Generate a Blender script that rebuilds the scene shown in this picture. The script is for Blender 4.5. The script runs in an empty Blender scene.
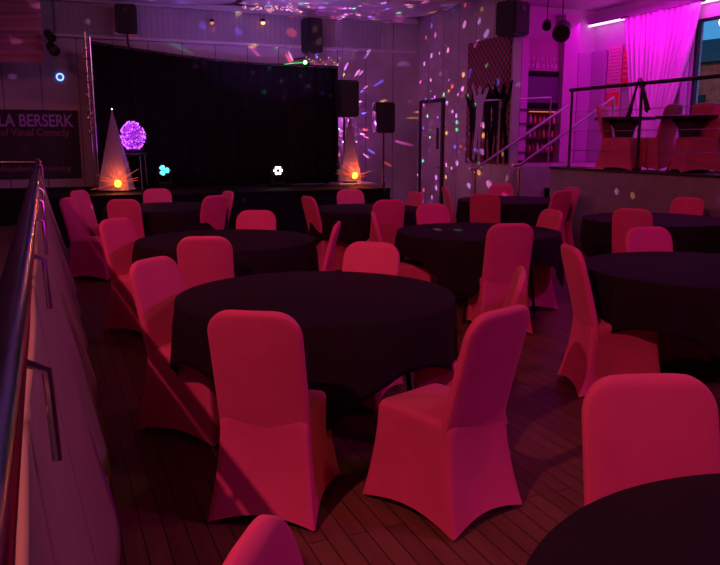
import bpy, bmesh, math, random
from mathutils import Vector, Matrix, noise
random.seed(7)
PI = math.pi
S = bpy.context.scene
C = S.collection

# ---------------------------------------------------------------- camera
FPX, HOR, CAMH = 750.0, 141.0, 1.57
pitch = math.atan((282.5 - HOR) / FPX)
yaw = math.atan((360 - 45) * math.cos(pitch) / FPX)
cd = bpy.data.cameras.new('camera'); cam = bpy.data.objects.new('camera', cd); C.objects.link(cam)
cd.sensor_fit = 'HORIZONTAL'; cd.sensor_width = 36; cd.lens = 36 * FPX / 720
cd.clip_start = 0.02; cd.clip_end = 200
cam.location = (0, 0, CAMH)
cam.rotation_euler = (PI / 2 - pitch, 0, -yaw)
S.camera = cam

# ---------------------------------------------------------------- world, exposure
S.view_settings.view_transform = 'Standard'; S.view_settings.look = 'None'
S.view_settings.gamma = 1; S.view_settings.use_curve_mapping = False
S.view_settings.exposure = 0.0
w = bpy.data.worlds.new('dusk'); S.world = w; w.use_nodes = True
w.node_tree.nodes['Background'].inputs[0].default_value = (0.05, 0.24, 0.52, 1)
w.node_tree.nodes['Background'].inputs[1].default_value = 1.3

def aim(o, target):
    d = Vector(target) - Vector(o.location)
    o.rotation_euler = d.to_track_quat('-Z', 'Y').to_euler()

def lamp(name, kind, loc, power, color, target=None, size=0.1, size_y=None, angle=None, blend=0.6):
    l = bpy.data.lights.new(name, kind); l.energy = power; l.color = color
    if kind == 'AREA':
        l.shape = 'RECTANGLE'; l.size = size; l.size_y = size_y or size
    else:
        l.shadow_soft_size = size
    if kind == 'SPOT' and angle:
        l.spot_size = math.radians(angle); l.spot_blend = blend
    o = bpy.data.objects.new(name, l); C.objects.link(o); o.location = loc
    if target: aim(o, target)
    return o

def gobo(l, scale, thr, keep, strength, rot=0.0):
    """a disco projector's lens: coloured dots thrown in fixed directions by the light itself"""
    l.use_nodes = True; nt = l.node_tree; N = nt.nodes; L = nt.links
    em = [n for n in N if n.type == 'EMISSION'][0]
    tc = N.new('ShaderNodeNewGeometry')
    mp = N.new('ShaderNodeMapping'); mp.inputs['Rotation'].default_value = (rot, rot * 0.7, 0.3)
    L.new(tc.outputs['Incoming'], mp.inputs['Vector'])
    v = N.new('ShaderNodeTexVoronoi'); v.inputs['Scale'].default_value = scale; v.inputs['Randomness'].default_value = 1
    L.new(mp.outputs[0], v.inputs['Vector'])
    lt = N.new('ShaderNodeMath'); lt.operation = 'LESS_THAN'; lt.inputs[1].default_value = thr
    L.new(v.outputs['Distance'], lt.inputs[0])
    sp = N.new('ShaderNodeSeparateColor'); L.new(v.outputs['Color'], sp.inputs[0])
    k = N.new('ShaderNodeMath'); k.operation = 'LESS_THAN'; k.inputs[1].default_value = keep
    L.new(sp.outputs[1], k.inputs[0])
    m = N.new('ShaderNodeMath'); m.operation = 'MULTIPLY'; L.new(lt.outputs[0], m.inputs[0]); L.new(k.outputs[0], m.inputs[1])
    r = N.new('ShaderNodeValToRGB'); r.color_ramp.interpolation = 'CONSTANT'
    cols = [(1, .1, .6), (.15, .1, 1), (1, .08, .08), (.75, .2, 1), (.1, .9, .35), (1, .45, .1), (.6, .3, 1), (1, .3, .8)]
    e = r.color_ramp.elements
    e[0].position = 0; e[0].color = (*cols[0], 1); e[1].position = 1 / 8; e[1].color = (*cols[1], 1)
    for i in range(2, 8):
        q = e.new(i / 8); q.color = (*cols[i], 1)
    L.new(sp.outputs[0], r.inputs[0]); L.new(r.outputs[0], em.inputs['Color'])
    m2 = N.new('ShaderNodeMath'); m2.operation = 'MULTIPLY'; m2.inputs[1].default_value = strength
    L.new(m.outputs[0], m2.inputs[0]); L.new(m2.outputs[0], em.inputs['Strength'])

# red stage wash from behind and to the left of the viewer, high up
lamp('red_wash', 'SPOT', (-1.9, .5, 4.08), 390, (1, .19, .26), (2.4, 3.6, .4), .03, angle=125)
lamp('red_wash_far', 'SPOT', (-1.9, 4.6, 4.08), 230, (1, .14, .22), (3.4, 8.6, .4), .05, angle=105)  # second key, added so the red reaches the far chairs
# magenta wash from the window side
lamp('magenta_wash', 'SPOT', (6.0, -1.0, 3.9), 380, (.60, .0, .60), (2.2, 3.4, .5), .25, angle=72)
lamp('magenta_wash_far', 'SPOT', (7.0, 5.0, 3.9), 110, (.8, .0, .36), (2.6, 8.5, .4), .25, angle=110)
# added fill lamps, no fixtures: first a dim violet ambient on the stage-end walls
lamp('violet_wash', 'AREA', (3.0, 8.5, 3.75), 36, (.52, .24, .64), (3.8, 14.5, 3.0), 3.0, .6)
lamp('violet_uplight', 'SPOT', (3.6, 12.2, 2.6), 75, (.42, .16, .95), (3.9, 13.6, 4.1), .1, angle=130)  # added upward spot that brightens the ceiling cloth
lamp('soft_wash', 'SPOT', (3.6, 1.4, 3.9), 48, (1, .50, .25), (.1, 3.2, .6), .2, angle=70)  # added warm spot, takes the magenta off the white barrier
# pink area lamps beside the LED strips; the last three are added fills
lamp('led_glow_long', 'AREA', (9.9, 11.2, 3.85), 22, (.9, .0, .85), (10.6, 11.2, 1.6), 3.0, .1)
lamp('led_glow_near', 'AREA', (9.5, 9.2, 3.85), 42, (.85, .0, .85), (10.6, 9.6, 1.6), 2.0, .1)
lamp('led_glow_end', 'AREA', (9.9, 10.6, 3.75), 16, (.9, .0, .62), (8.6, 12.9, 2.2), 1.2, .2)  # added lamp to turn the end wall pinker
lamp('led_uplight', 'AREA', (9.4, 10.4, 3.55), 7, (.95, .02, .62), (9.0, 10.4, 4.15), 2.5, 1.0)  # added lamp facing up, brightens the platform ceiling
lamp('led_glow_deck', 'AREA', (9.0, 9.5, 3.85), 20, (.9, .02, .6), (8.9, 9.8, 1.2), 3.0, .6)  # added downward fill over the platform, no strip here
d1 = lamp('disco_projector_light', 'POINT', (5.25, 13.95, 2.45), 430, (1, 1, 1), size=0.0); gobo(d1.data, 15, .26, .55, 1.7)
d3 = lamp('disco_uplight', 'SPOT', (3.9, 12.0, 2.3), 260, (1, 1, 1), (4.1, 13.4, 4.1), 0.0, angle=120, blend=.3); gobo(d3.data, 11, .27, .6, 1.2, .9)  # extra dotted spot added to brighten the ceiling, no projector stands here
d2 = lamp('disco_ball_light', 'POINT', (4.2, 9.5, 2.9), 200, (1, 1, 1), size=0.0); lamp('street_glow', 'POINT', (14.3, 13.2, 4.2), 55, (1, .42, .25), size=.1); gobo(d2.data, 15, .16, .22, 2.0, .5)  # the warm point lamp is added, unseen, to redden the house front
lamp('projector_glow', 'POINT', (5.12, 14.12, 1.95), 22, (.9, .12, .9), size=.05)

# ---------------------------------------------------------------- materials
MATS = {}
def mat(name, col, rough=.6, metal=0, emit=None, es=0, bump=0, bscale=60, var=0, spec=.5, sheen=0, trans=0, alpha=None):
    if name in MATS: return MATS[name]
    m = bpy.data.materials.new(name); m.use_nodes = True; nt = m.node_tree; N = nt.nodes; L = nt.links
    b = N['Principled BSDF']
    b.inputs['Base Color'].default_value = (*col, 1); b.inputs['Roughness'].default_value = rough
    b.inputs['Metallic'].default_value = metal; b.inputs['Specular IOR Level'].default_value = spec
    if sheen: b.inputs['Sheen Weight'].default_value = sheen
    if emit: b.inputs['Emission Color'].default_value = (*emit, 1); b.inputs['Emission Strength'].default_value = es
    tc = N.new('ShaderNodeTexCoord')
    if var:
        n = N.new('ShaderNodeTexNoise'); n.inputs['Scale'].default_value = 6; n.inputs['Detail'].default_value = 5
        L.new(tc.outputs['Object'], n.inputs['Vector'])
        r = N.new('ShaderNodeValToRGB'); r.color_ramp.elements[0].position = .3; r.color_ramp.elements[1].position = .7
        r.color_ramp.elements[0].color = (*[c * (1 - var) for c in col], 1); r.color_ramp.elements[1].color = (*[min(1, c * (1 + var)) for c in col], 1)
        L.new(n.outputs[0], r.inputs[0]); L.new(r.outputs[0], b.inputs['Base Color'])
    if bump:
        n2 = N.new('ShaderNodeTexNoise'); n2.inputs['Scale'].default_value = bscale; n2.inputs['Detail'].default_value = 4
        L.new(tc.outputs['Object'], n2.inputs['Vector'])
        bp = N.new('ShaderNodeBump'); bp.inputs['Strength'].default_value = bump; bp.inputs['Distance'].default_value = .01
        L.new(n2.outputs[0], bp.inputs['Height']); L.new(bp.outputs[0], b.inputs['Normal'])
    if trans:
        t = N.new('ShaderNodeBsdfTranslucent'); t.inputs[0].default_value = (*col, 1)
        mx = N.new('ShaderNodeMixShader'); mx.inputs[0].default_value = trans
        out = N['Material Output']
        L.new(b.outputs[0], mx.inputs[1]); L.new(t.outputs[0], mx.inputs[2]); L.new(mx.outputs[0], out.inputs[0])
    if alpha is not None: b.inputs['Alpha'].default_value = alpha
    MATS[name] = m
    return m

COVER = mat('stretch_cover', (.74, .095, .235), .75, bump=.12, bscale=9, var=.06, spec=.15, sheen=.1)
CLOTH = mat('black_cloth', (.013, .006, .010), .85, bump=.15, bscale=40, spec=.25)
DARK = mat('black_metal', (.015, .013, .015), .45, spec=.4)
BLACK = mat('matt_black', (.006, .005, .007), .9, spec=.15)
CHROME = mat('chrome', (.62, .6, .64), .22, 1)
STEEL = mat('dull_steel', (.45, .43, .47), .4, 1)
TUBE = mat('dark_polished_tube', (.16, .14, .26), .22, 1, var=.35)
WHITEB = mat('white_board', (.42, .34, .25), .7, bump=.1, bscale=25, var=.05)
CURT = mat('sheer_curtain', (.85, .8, .85), .8, trans=.35)
DRAPE = mat('ceiling_cloth', (.62, .58, .66), .85, trans=.1)
PLASTIC = mat('speaker_plastic', (.012, .011, .014), .6)
GRILLE = mat('speaker_grille', (.02, .018, .022), .8, bump=.6, bscale=220)
GOLD = mat('brass', (.7, .45, .2), .3, 1)
WOODD = mat('dark_wood', (.06, .02, .015), .5, var=.3)
def glow(name, col, s): return mat(name, (.02, .02, .02), .5, emit=col, es=s)

def floor_mat():
    m = bpy.data.materials.new('boards'); m.use_nodes = True; nt = m.node_tree; N = nt.nodes; L = nt.links; b = N['Principled BSDF']
    tc = N.new('ShaderNodeTexCoord'); mp = N.new('ShaderNodeMapping'); mp.inputs['Rotation'].default_value = (0, 0, PI / 2)
    L.new(tc.outputs['Object'], mp.inputs[0])
    br = N.new('ShaderNodeTexBrick'); br.inputs['Scale'].default_value = 1; br.inputs['Brick Width'].default_value = 1.9
    br.inputs['Row Height'].default_value = .085; br.inputs['Mortar Size'].default_value = .0028; br.inputs['Mortar Smooth'].default_value = .3
    br.inputs['Color1'].default_value = (.27, .12, .075, 1); br.inputs['Color2'].default_value = (.19, .08, .05, 1); br.inputs['Mortar'].default_value = (.02, .01, .008, 1)
    br.offset = .37; L.new(mp.outputs[0], br.inputs['Vector'])
    n = N.new('ShaderNodeTexNoise'); n.inputs['Scale'].default_value = 3; n.inputs['Detail'].default_value = 6
    mp2 = N.new('ShaderNodeMapping'); mp2.inputs['Scale'].default_value = (8, .8, 1); L.new(tc.outputs['Object'], mp2.inputs[0]); L.new(mp2.outputs[0], n.inputs['Vector'])
    mx = N.new('ShaderNodeMix'); mx.data_type = 'RGBA'; mx.blend_type = 'MULTIPLY'; mx.inputs[0].default_value = .5
    L.new(br.outputs[0], mx.inputs[6]); L.new(n.outputs[0], mx.inputs[7]); L.new(mx.outputs[2], b.inputs['Base Color'])
    bp = N.new('ShaderNodeBump'); bp.inputs['Strength'].default_value = .3; bp.inputs['Distance'].default_value = .004
    L.new(br.outputs['Fac'], bp.inputs['Height']); bp.invert = True; L.new(bp.outputs[0], b.inputs['Normal'])
    b.inputs['Roughness'].default_value = .5; b.inputs['Specular IOR Level'].default_value = .3
    return m
FLOOR = floor_mat()

def panel_mat(name, col, axis, width, fine=0):
    """painted panelling with upright joints every `width` metres along axis (0 = x, 1 = y)"""
    m = bpy.data.materials.new(name); m.use_nodes = True; nt = m.node_tree; N = nt.nodes; L = nt.links; b = N['Principled BSDF']
    tc = N.new('ShaderNodeTexCoord'); sp = N.new('ShaderNodeSeparateXYZ'); L.new(tc.outputs['Object'], sp.inputs[0])
    dv = N.new('ShaderNodeMath'); dv.operation = 'DIVIDE'; dv.inputs[1].default_value = width; L.new(sp.outputs[axis], dv.inputs[0])
    fr = N.new('ShaderNodeMath'); fr.operation = 'FRACT'; L.new(dv.outputs[0], fr.inputs[0])
    lt = N.new('ShaderNodeMath'); lt.operation = 'LESS_THAN'; lt.inputs[1].default_value = .02 / width; L.new(fr.outputs[0], lt.inputs[0])
    n = N.new('ShaderNodeTexNoise'); n.inputs['Scale'].default_value = 1.5; n.inputs['Detail'].default_value = 6; L.new(tc.outputs['Object'], n.inputs['Vector'])
    r = N.new('ShaderNodeValToRGB'); r.color_ramp.elements[0].color = (*[c * .78 for c in col], 1); r.color_ramp.elements[1].color = (*col, 1)
    r.color_ramp.elements[0].position = .35; r.color_ramp.elements[1].position = .65; L.new(n.outputs[0], r.inputs[0])
    mx = N.new('ShaderNodeMix'); mx.data_type = 'RGBA'; L.new(lt.outputs[0], mx.inputs[0]); L.new(r.outputs[0], mx.inputs[6])
    mx.inputs[7].default_value = (*[c * (fine or .35) for c in col], 1); L.new(mx.outputs[2], b.inputs['Base Color'])
    bp = N.new('ShaderNodeBump'); bp.invert = True; bp.inputs['Distance'].default_value = .01; bp.inputs['Strength'].default_value = .6
    L.new(lt.outputs[0], bp.inputs['Height']); L.new(bp.outputs[0], b.inputs['Normal']); b.inputs['Roughness'].default_value = .6
    return m
WALLB = panel_mat('painted_panels_back', (.42, .38, .42), 0, .61)
WALLR = panel_mat('painted_panels_side', (.42, .38, .42), 1, .61)
PLANKS = panel_mat('painted_planks', (.34, .31, .36), 0, .10, .75)
PARA = mat('parapet_paint', (.30, .24, .27), .8, bump=.2, bscale=30, var=.1)
CEIL = mat('ceiling_paint', (.5, .45, .5), .8, var=.06)

# ---------------------------------------------------------------- mesh helpers
class MB:
    def __init__(s): s.bm = bmesh.new()
    def box(s, c, d, rz=0, bev=0, rx=0, ry=0):
        m = Matrix.Translation(c) @ Matrix.Rotation(rz, 4, 'Z') @ Matrix.Rotation(ry, 4, 'Y') @ Matrix.Rotation(rx, 4, 'X') @ Matrix.Diagonal((*d, 1))
        r = bmesh.ops.create_cube(s.bm, size=1, matrix=m)
        if bev:
            es = list({e for v in r['verts'] for e in v.link_edges})
            bmesh.ops.bevel(s.bm, geom=es, offset=bev, segments=2, affect='EDGES', clamp_overlap=True)
        return s
    def tube(s, pts, r, seg=10, caps=True):
        pts = [Vector(p) for p in pts]; rs = r if isinstance(r, (list, tuple)) else [r] * len(pts); rings = []
        for i, p in enumerate(pts):
            a = pts[max(0, i - 1)]; b = pts[min(len(pts) - 1, i + 1)]; t = (b - a).normalized()
            u = t.orthogonal().normalized() if i == 0 else (pu - t * pu.dot(t)).normalized()
            pu = u; v = t.cross(u)
            rings.append([s.bm.verts.new(p + (u * math.cos(2 * PI * k / seg) + v * math.sin(2 * PI * k / seg)) * rs[i]) for k in range(seg)])
        for A, B in zip(rings, rings[1:]):
            for k in range(seg): s.bm.faces.new((A[k], A[(k + 1) % seg], B[(k + 1) % seg], B[k]))
        if caps: s.bm.faces.new(rings[0][::-1]); s.bm.faces.new(rings[-1])
        return s
    def lathe(s, prof, c=(0, 0, 0), seg=24, M=None):
        rings = []
        for r, z in prof:
            ring = []
            for k in range(seg):
                p = Vector((r * math.cos(2 * PI * k / seg), r * math.sin(2 * PI * k / seg), z))
                if M: p = M @ p
                ring.append(s.bm.verts.new(p + Vector(c)))
            rings.append(ring)
        for A, B in zip(rings, rings[1:]):
            for k in range(seg): s.bm.faces.new((A[k], A[(k + 1) % seg], B[(k + 1) % seg], B[k]))
        s.bm.faces.new(rings[0][::-1]); s.bm.faces.new(rings[-1])
        return s
    def loft(s, rings, close=True, cap0=False, cap1=False):
        R = [[s.bm.verts.new(p) for p in ring] for ring in rings]; n = len(R[0])
        for A, B in zip(R, R[1:]):
            for k in range(n if close else n - 1): s.bm.faces.new((A[k], A[(k + 1) % n], B[(k + 1) % n], B[k]))
        if cap0: s.bm.faces.new(R[0][::-1])
        if cap1: s.bm.faces.new(R[-1])
        return s
    def grid(s, f, nu, nv):
        V = [[s.bm.verts.new(f(i / nu, j / nv)) for j in range(nv + 1)] for i in range(nu + 1)]
        for i in range(nu):
            for j in range(nv): s.bm.faces.new((V[i][j], V[i + 1][j], V[i + 1][j + 1], V[i][j + 1]))
        return s
    def prism(s, poly, M, depth):
        """outline (u, v) extruded by depth along the third axis of M"""
        a = [s.bm.verts.new(M @ Vector((u, v, 0))) for u, v in poly]; b = [s.bm.verts.new(M @ Vector((u, v, depth))) for u, v in poly]
        n = len(poly); s.bm.faces.new(a[::-1]); s.bm.faces.new(b)
        for k in range(n): s.bm.faces.new((a[k], a[(k + 1) % n], b[(k + 1) % n], b[k]))
        return s
    def build(s, name, m, parent=None, smooth=False, thick=0):
        bmesh.ops.recalc_face_normals(s.bm, faces=s.bm.faces[:])
        me = bpy.data.meshes.new(name); s.bm.to_mesh(me); s.bm.free()
        me.materials.append(m)
        if smooth: me.polygons.foreach_set('use_smooth', [True] * len(me.polygons))
        o = bpy.data.objects.new(name, me); C.objects.link(o)
        if smooth == 'auto':
            me.set_sharp_from_angle(angle=math.radians(38))
        if thick:
            md = o.modifiers.new('thickness', 'SOLIDIFY'); md.thickness = thick; md.offset = -1
        if parent: o.parent = parent
        return o

def tag(o, label, cat, group=None, kind=None):
    o['label'] = label; o['category'] = cat
    if group: o['group'] = group
    if kind: o['kind'] = kind
    return o
def thing(name, loc, rz, label, cat, group=None):
    o = bpy.data.objects.new(name, None); C.objects.link(o); o.location = loc; o.rotation_euler = (0, 0, rz)
    o.empty_display_size = .1
    return tag(o, label, cat, group)
def struct(name, mb, m, parent=None, **k):
    o = mb.build(name, m, parent, **k)
    if not parent: o['kind'] = 'structure'
    return o
def copy_tree(o, parent=None):
    c = o.copy(); C.objects.link(c); c.parent = parent
    for ch in list(o.children): copy_tree(ch, c)
    return c

def text(name, body, size, m, parent, M, extrude=.003, bold=0.0, shear=0, width=None):
    cu = bpy.data.curves.new(name, 'FONT'); cu.body = body; cu.size = size; cu.extrude = extrude; cu.offset = bold; cu.shear = shear
    t = bpy.data.objects.new(name + '_tmp', cu); C.objects.link(t)
    bpy.context.view_layer.update()
    dg = bpy.context.evaluated_depsgraph_get()
    me = bpy.data.meshes.new_from_object(t.evaluated_get(dg)); bpy.data.objects.remove(t)
    xs = [v.co.x for v in me.vertices]
    k = width / (max(xs) - min(xs)) if width else 1
    x0 = min(xs)
    for v in me.vertices: v.co.x = (v.co.x - x0) * k
    me.transform(M); me.materials.clear(); me.materials.append(m); me.name = name
    o = bpy.data.objects.new(name, me); C.objects.link(o)
    if parent: o.parent = parent
    return o

# ================================================================= the room
XL, XP, XW = -5.0, 7.3, 10.5       # left wall, parapet and side wall, window wall
YB, YR, ZC = 14.5, -4.0, 4.15      # stage-end wall, rear wall, ceiling
ZP, ZS = 1.15, .76                 # right platform, stage
struct('floor', MB().box(((XL + XW) / 2, (YB + YR) / 2, -.05), (XW - XL + .4, YB - YR + .4, .1)), FLOOR)
struct('ceiling', MB().box(((XL + XW) / 2, (YB + YR) / 2, ZC + .05), (XW - XL + .4, YB - YR + .4, .1)), CEIL)
struct('wall_back', MB().box(((XL + XW) / 2, YB + .1, ZC / 2), (XW - XL + .4, .2, ZC)), WALLB)
struct('wall_left', MB().box((XL - .1, (YB + YR) / 2, ZC / 2), (.2, YB - YR, ZC)), WALLR)
struct('wall_rear', MB().box(((XL + XW) / 2, YR - .1, ZC / 2), (XW - XL + .4, .2, ZC)), WALLB)
# side wall with the door, up to the stairs
struct('wall_right', MB().box((XP + .08, (YB + 11.0) / 2, ZC / 2), (.16, YB - 11.0, ZC)), WALLR)
# window wall: sill, lintel, piers; the opening looks out at dusk
mb = MB(); wy0, wy1 = 4.2, 10.3
mb.box((XW + .1, (YR + wy0) / 2, ZC / 2), (.2, wy0 - YR, ZC)); mb.box((XW + .1, (wy1 + 12.9) / 2, ZC / 2), (.2, 12.9 - wy1, ZC))
mb.box((XW + .1, (wy0 + wy1) / 2, (ZP + .75) / 2), (.2, wy1 - wy0, ZP + .75)); mb.box((XW + .1, (wy0 + wy1) / 2, (3.62 + ZC) / 2), (.2, wy1 - wy0, ZC - 3.62))
struct('wall_window', mb, CEIL)
struct('wall_end', MB().box(((XP + XW) / 2 + .1, 13.0, ZC / 2), (XW - XP, .2, ZC)), CEIL)
mb = MB()
for y in (wy0 + .03, 6.2, 8.2, wy1 - .03): mb.box((XW + .06, y, (ZP + .75 + 3.62) / 2), (.07, .06, 3.62 - ZP - .75))
for z in (ZP + .77, 3.60): mb.box((XW + .06, (wy0 + wy1) / 2, z), (.07, wy1 - wy0, .05))
win = struct('window_1', mb, DARK)
gm = bpy.data.materials.new('window_glass'); gm.use_nodes = True
_n = gm.node_tree.nodes; _b = _n['Principled BSDF']; _b.inputs['Roughness'].default_value = .0; _b.inputs['IOR'].default_value = 1.03
_b.inputs['Transmission Weight'].default_value = 1; _b.inputs['Base Color'].default_value = (.95, .95, .98, 1)
MB().box((XW + .06, (wy0 + wy1) / 2, (ZP + .75 + 3.62) / 2), (.006, wy1 - wy0 - .05, 3.62 - ZP - .8)).build('window_pane', gm, win)
# platform on the right with its parapet face and a recessed stair
SY0, SY1 = 9.85, 10.9
mb = MB(); mb.box(((8.4 + XW) / 2, (YR + 12.9) / 2, ZP / 2), (XW - 8.4, 12.9 - YR, ZP - .01)); mb.box(((XP + 8.4) / 2, (YR + SY0) / 2, ZP / 2), (8.4 - XP, SY0 - YR, ZP - .01))
mb.box(((XP + .16 + 8.4) / 2, (SY1 + 12.9) / 2, ZP / 2), (8.4 - XP - .16, 12.9 - SY1, ZP - .01))
struct('floor_platform', mb, PARA)
struct('trim_1', MB().box((XP + .02, (YR + SY0) / 2, ZP + .01), (.10, SY0 - YR, .03)), DARK)
st = MB(); no = MB(); n = 6
for k in range(5):
    x0 = XP + .02 + k * 1.08 / 5; z = ZP * (k + 1) / n
    st.box(((x0 + 8.4) / 2, (SY0 + SY1) / 2, z / 2), (8.4 - x0, SY1 - SY0 - .002, z)); no.box((x0 + .015, (SY0 + SY1) / 2, z + .004), (.03, SY1 - SY0 - .01, .014))
s_ = struct('stairs', st, BLACK); no.build('nosing', STEEL, s_)
# baseboards
struct('baseboard_right', MB().box((XP - .01, 12.7, .07), (.02, 3.4, .14)), DARK)
# stage
struct('floor_stage', MB().box(((-5 + 5.5) / 2, (11.95 + YB) / 2, ZS / 2), (10.5, YB - 11.95, ZS)), BLACK)
struct('trim_2', MB().box(((-5 + 5.5) / 2, 11.94, ZS - .02), (10.5, .03, .05)), BLACK)
# raised deck on the left of the barrier
struct('floor_deck', MB().box(((XL - .12) / 2, (YR + 11.6) / 2, .2), (-.12 - XL, 11.6 - YR, .4)), mat('deck_carpet', (.10, .07, .13), .95, bump=.4, bscale=90, var=.3))
# plank band and beams on the stage-end wall
struct('trim_3', MB().box((3.4, YB - .03, 3.68), (6.2, .06, .58)), PLANKS)
struct('trim_4', MB().box((3.6, YB - .10, 3.97), (7.2, .16, .10)), mat('beam_paint', (.5, .42, .44), .6))
struct('trim_5', MB().box((3.6, YB - .07, 3.36), (7.2, .10, .05)), CEIL)
# door in the side wall
dr = MB(); y0, y1, zt = 13.35, 14.3, 2.36
for y in (y0, y1): dr.box((XP - .02, y, zt / 2), (.06, .07, zt))
dr.box((XP - .02, (y0 + y1) / 2, zt), (.06, y1 - y0 + .07, .07))
d_ = struct('door_1', dr, DARK)
MB().box((XP - .008, (y0 + y1) / 2, zt / 2), (.03, y1 - y0 - .07, zt - .04)).build('door_leaf', WALLR, d_)
MB().tube([(XP - .02, y0 + .12, 1.05), (XP - .07, y0 + .12, 1.05), (XP - .07, y0 + .24, 1.05)], .011).build('door_handle', STEEL, d_, smooth=True)
MB().box((XP - .028, y0 + .2, 1.62), (.012, .1, .42)).build('door_window', DARK, d_)

# billowing ceiling cloth
def swag(x0, x1, y0, y1, z, sag, nf, ph):
    def f(u, v):
        x = x0 + (x1 - x0) * u; y = y0 + (y1 - y0) * v
        a = math.sin(PI * u)
        zz = z - sag * a ** .8 - .035 * abs(math.sin(nf * PI * v + ph + 1.3 * a)) - .02 * math.sin(9 * v + 7 * u)
        return Vector((x, y, zz))
    return MB().grid(f, 40, 60)
DR = 'lengths of cloth under the ceiling'
tag(swag(3.45, 7.28, 8.0, 14.42, 4.09, .12, 8, .3).build('ceiling_drape', DRAPE, smooth=True, thick=.006), 'pale ceiling cloth in the far right corner, speckled with coloured dots', 'drape', DR)
tag(swag(-.6, 3.42, 8.0, 14.42, 4.12, .12, 8, 1.1).build('ceiling_drape', DRAPE, smooth=True, thick=.006), 'pale ceiling cloth above the black stage backdrop', 'drape', DR)
def hang(u, v):
    x = -2.6 + (2.6 + .08) * u; z = 4.08 - 1.28 * v - .13 * (1 - u) * v
    return Vector((x, 13.3 + .035 * math.sin(v * 46 + u * 2) + .03 * math.sin(v * 17 + 3 * u) + .03 * math.sin(u * 9 + v * 5), z))
tag(MB().grid(hang, 30, 120).build('hanging_drape', mat('pink_sheer', (.5, .22, .33), .8, trans=.25), smooth=True, thick=.006), 'folded pink cloth hanging high above the black banner', 'drape')

# ================================================================= chairs
def chair_proto():
    root = thing('banquet_chair', (0, 0, 0), 0, '', 'chair')
    N = 56
    def sq(hx, y0, y1, z, r, bow, arch=0.0):
        """rounded rectangle ring from rear (y0) to front (y1); sides pulled in by bow; lifted mid-side by arch"""
        pts = []
        cx = [(hx, y1), (-hx, y1), (-hx, y0), (hx, y0)]
        for e in range(4):
            ax, ay = cx[e]; bx, by = cx[(e + 1) % 4]
            dx, dy = bx - ax, by - ay; L = math.hypot(dx, dy); nx, ny = -dy / L, dx / L
            m = N // 4
            for k in range(m):
                t = (k + .5) / m
                # denser near the corners
                t = .5 - .5 * math.cos(PI * t)
                b = math.sin(PI * t)
                # corner rounding: each side carries half of the arc
                d = t * L if t < .5 else (1 - t) * L; al = d; inset = 0
                if d < r:
                    th = (1 - d / r) * PI / 4; al = r - r * math.sin(th); inset = r - r * math.cos(th)
                t2 = al / L if t < .5 else 1 - al / L
                inw = bow * b + inset
                pts.append(Vector((ax + dx * t2 + nx * inw, ay + dy * t2 + ny * inw, z + arch * b)))
        return pts
    rings = []
    for i in range(13):
        t = i / 12; z = .012 + t * .425
        fl = (1 - t) ** 1.7
        hx = .193 + .040 * fl
        y0 = .0 - .075 * fl; y1 = .425 + .055 * fl
        rings.append(sq(hx, y0 - .002 * t, y1, z, .022 + .012 * t, .020 * (1 - t) + .004 + .008 * math.sin(PI * t), .040 * (1 - t) ** 3))
    for k in range(1, 5):
        a = k / 4 * PI / 2
        ins = .028 * (1 - math.cos(a)); rings.append(sq(.193 - ins, -.002 + ins * .5, .425 - ins, .437 + .028 * math.sin(a), .04, .004))
    for q in (.75, .45, .15):
        c = Vector((0, .205, .468 + .010 * (1 - q)))
        rings.append([c + (p - Vector((0, .205, p.z))) * q for p in rings[16]])
    mb = MB(); mb.loft(rings, cap1=True)
    mb.build('seat_cover', COVER, root, smooth=True)
    # backrest: a padded slab with round upper corners, leaning back
    rb = []; zb, zt, r = .36, .93, .105
    for i in range(30):
        u = i / 29; z = zb + (zt - zb) * (1 - (1 - u) ** 1.5)
        hw = .193 - .003 * u
        if z > zt - r:
            q = (z - (zt - r)) / r; hw = hw - r + r * math.sqrt(max(.0, 1 - q ** 2)) * 1.0
            hw = max(hw, .075)
        th = .026 * (1 - .15 * u); 
        if z > zt - .03: th *= math.sqrt(max(.04, 1 - ((z - zt + .03) / .03) ** 2))
        yc = .046 - .147 * ((z - zb) / (zt - zb)) ** 1.1
        ring = []
        M_ = 32
        for k in range(M_):
            a = 2 * PI * k / M_; ca, sa = math.cos(a), math.sin(a)
            px = hw * math.copysign(abs(ca) ** .25, ca); py = th * math.copysign(abs(sa) ** .45, sa)
            py -= .006 * (1 - (px / max(hw, .01)) ** 2)      # slight curve across the back
            ring.append(Vector((px, yc + py, z)))
        rb.append(ring)
    mb = MB(); mb.loft(rb, cap1=True)
    mb.build('backrest_cover', COVER, root, smooth=True)
    for x, y in ((.215, -.055), (-.215, -.055), (.212, .46), (-.212, .46)):
        MB().tube([(x * .72, .2 + (y - .2) * .62, .38), (x * .88, .2 + (y - .2) * .88, .0)], .009, 8).build('leg', DARK, root, smooth=True)
    return root
CH0 = chair_proto(); used = [False]
def unproject(px, py, z):
    # where the photograph's point lies at height z
    x = (px - 360) / FPX; y = (282.5 - py) / FPX
    d = cam_m @ Vector((x, y, -1)); t = (z - CAMH) / d.z
    return Vector((d.x * t, d.y * t))
from mathutils import Euler
cam_m = Euler(cam.rotation_euler).to_matrix()
def chair(x, y, fx, fy, label, group, z=0, s=1):
    """x, y: middle of the backrest's top; (fx, fy): the way a sitter would face"""
    rz = math.atan2(-fx, fy); l = math.hypot(fx, fy)
    ox, oy = x + fx / l * .10, y + fy / l * .10
    o = copy_tree(CH0) if used[0] else CH0
    used[0] = True
    o.location = (ox, oy, z); o.rotation_euler = (0, 0, rz); o['label'] = label; o['group'] = group; o['category'] = 'chair'; o.scale = (s, s, s)
    return o
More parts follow.
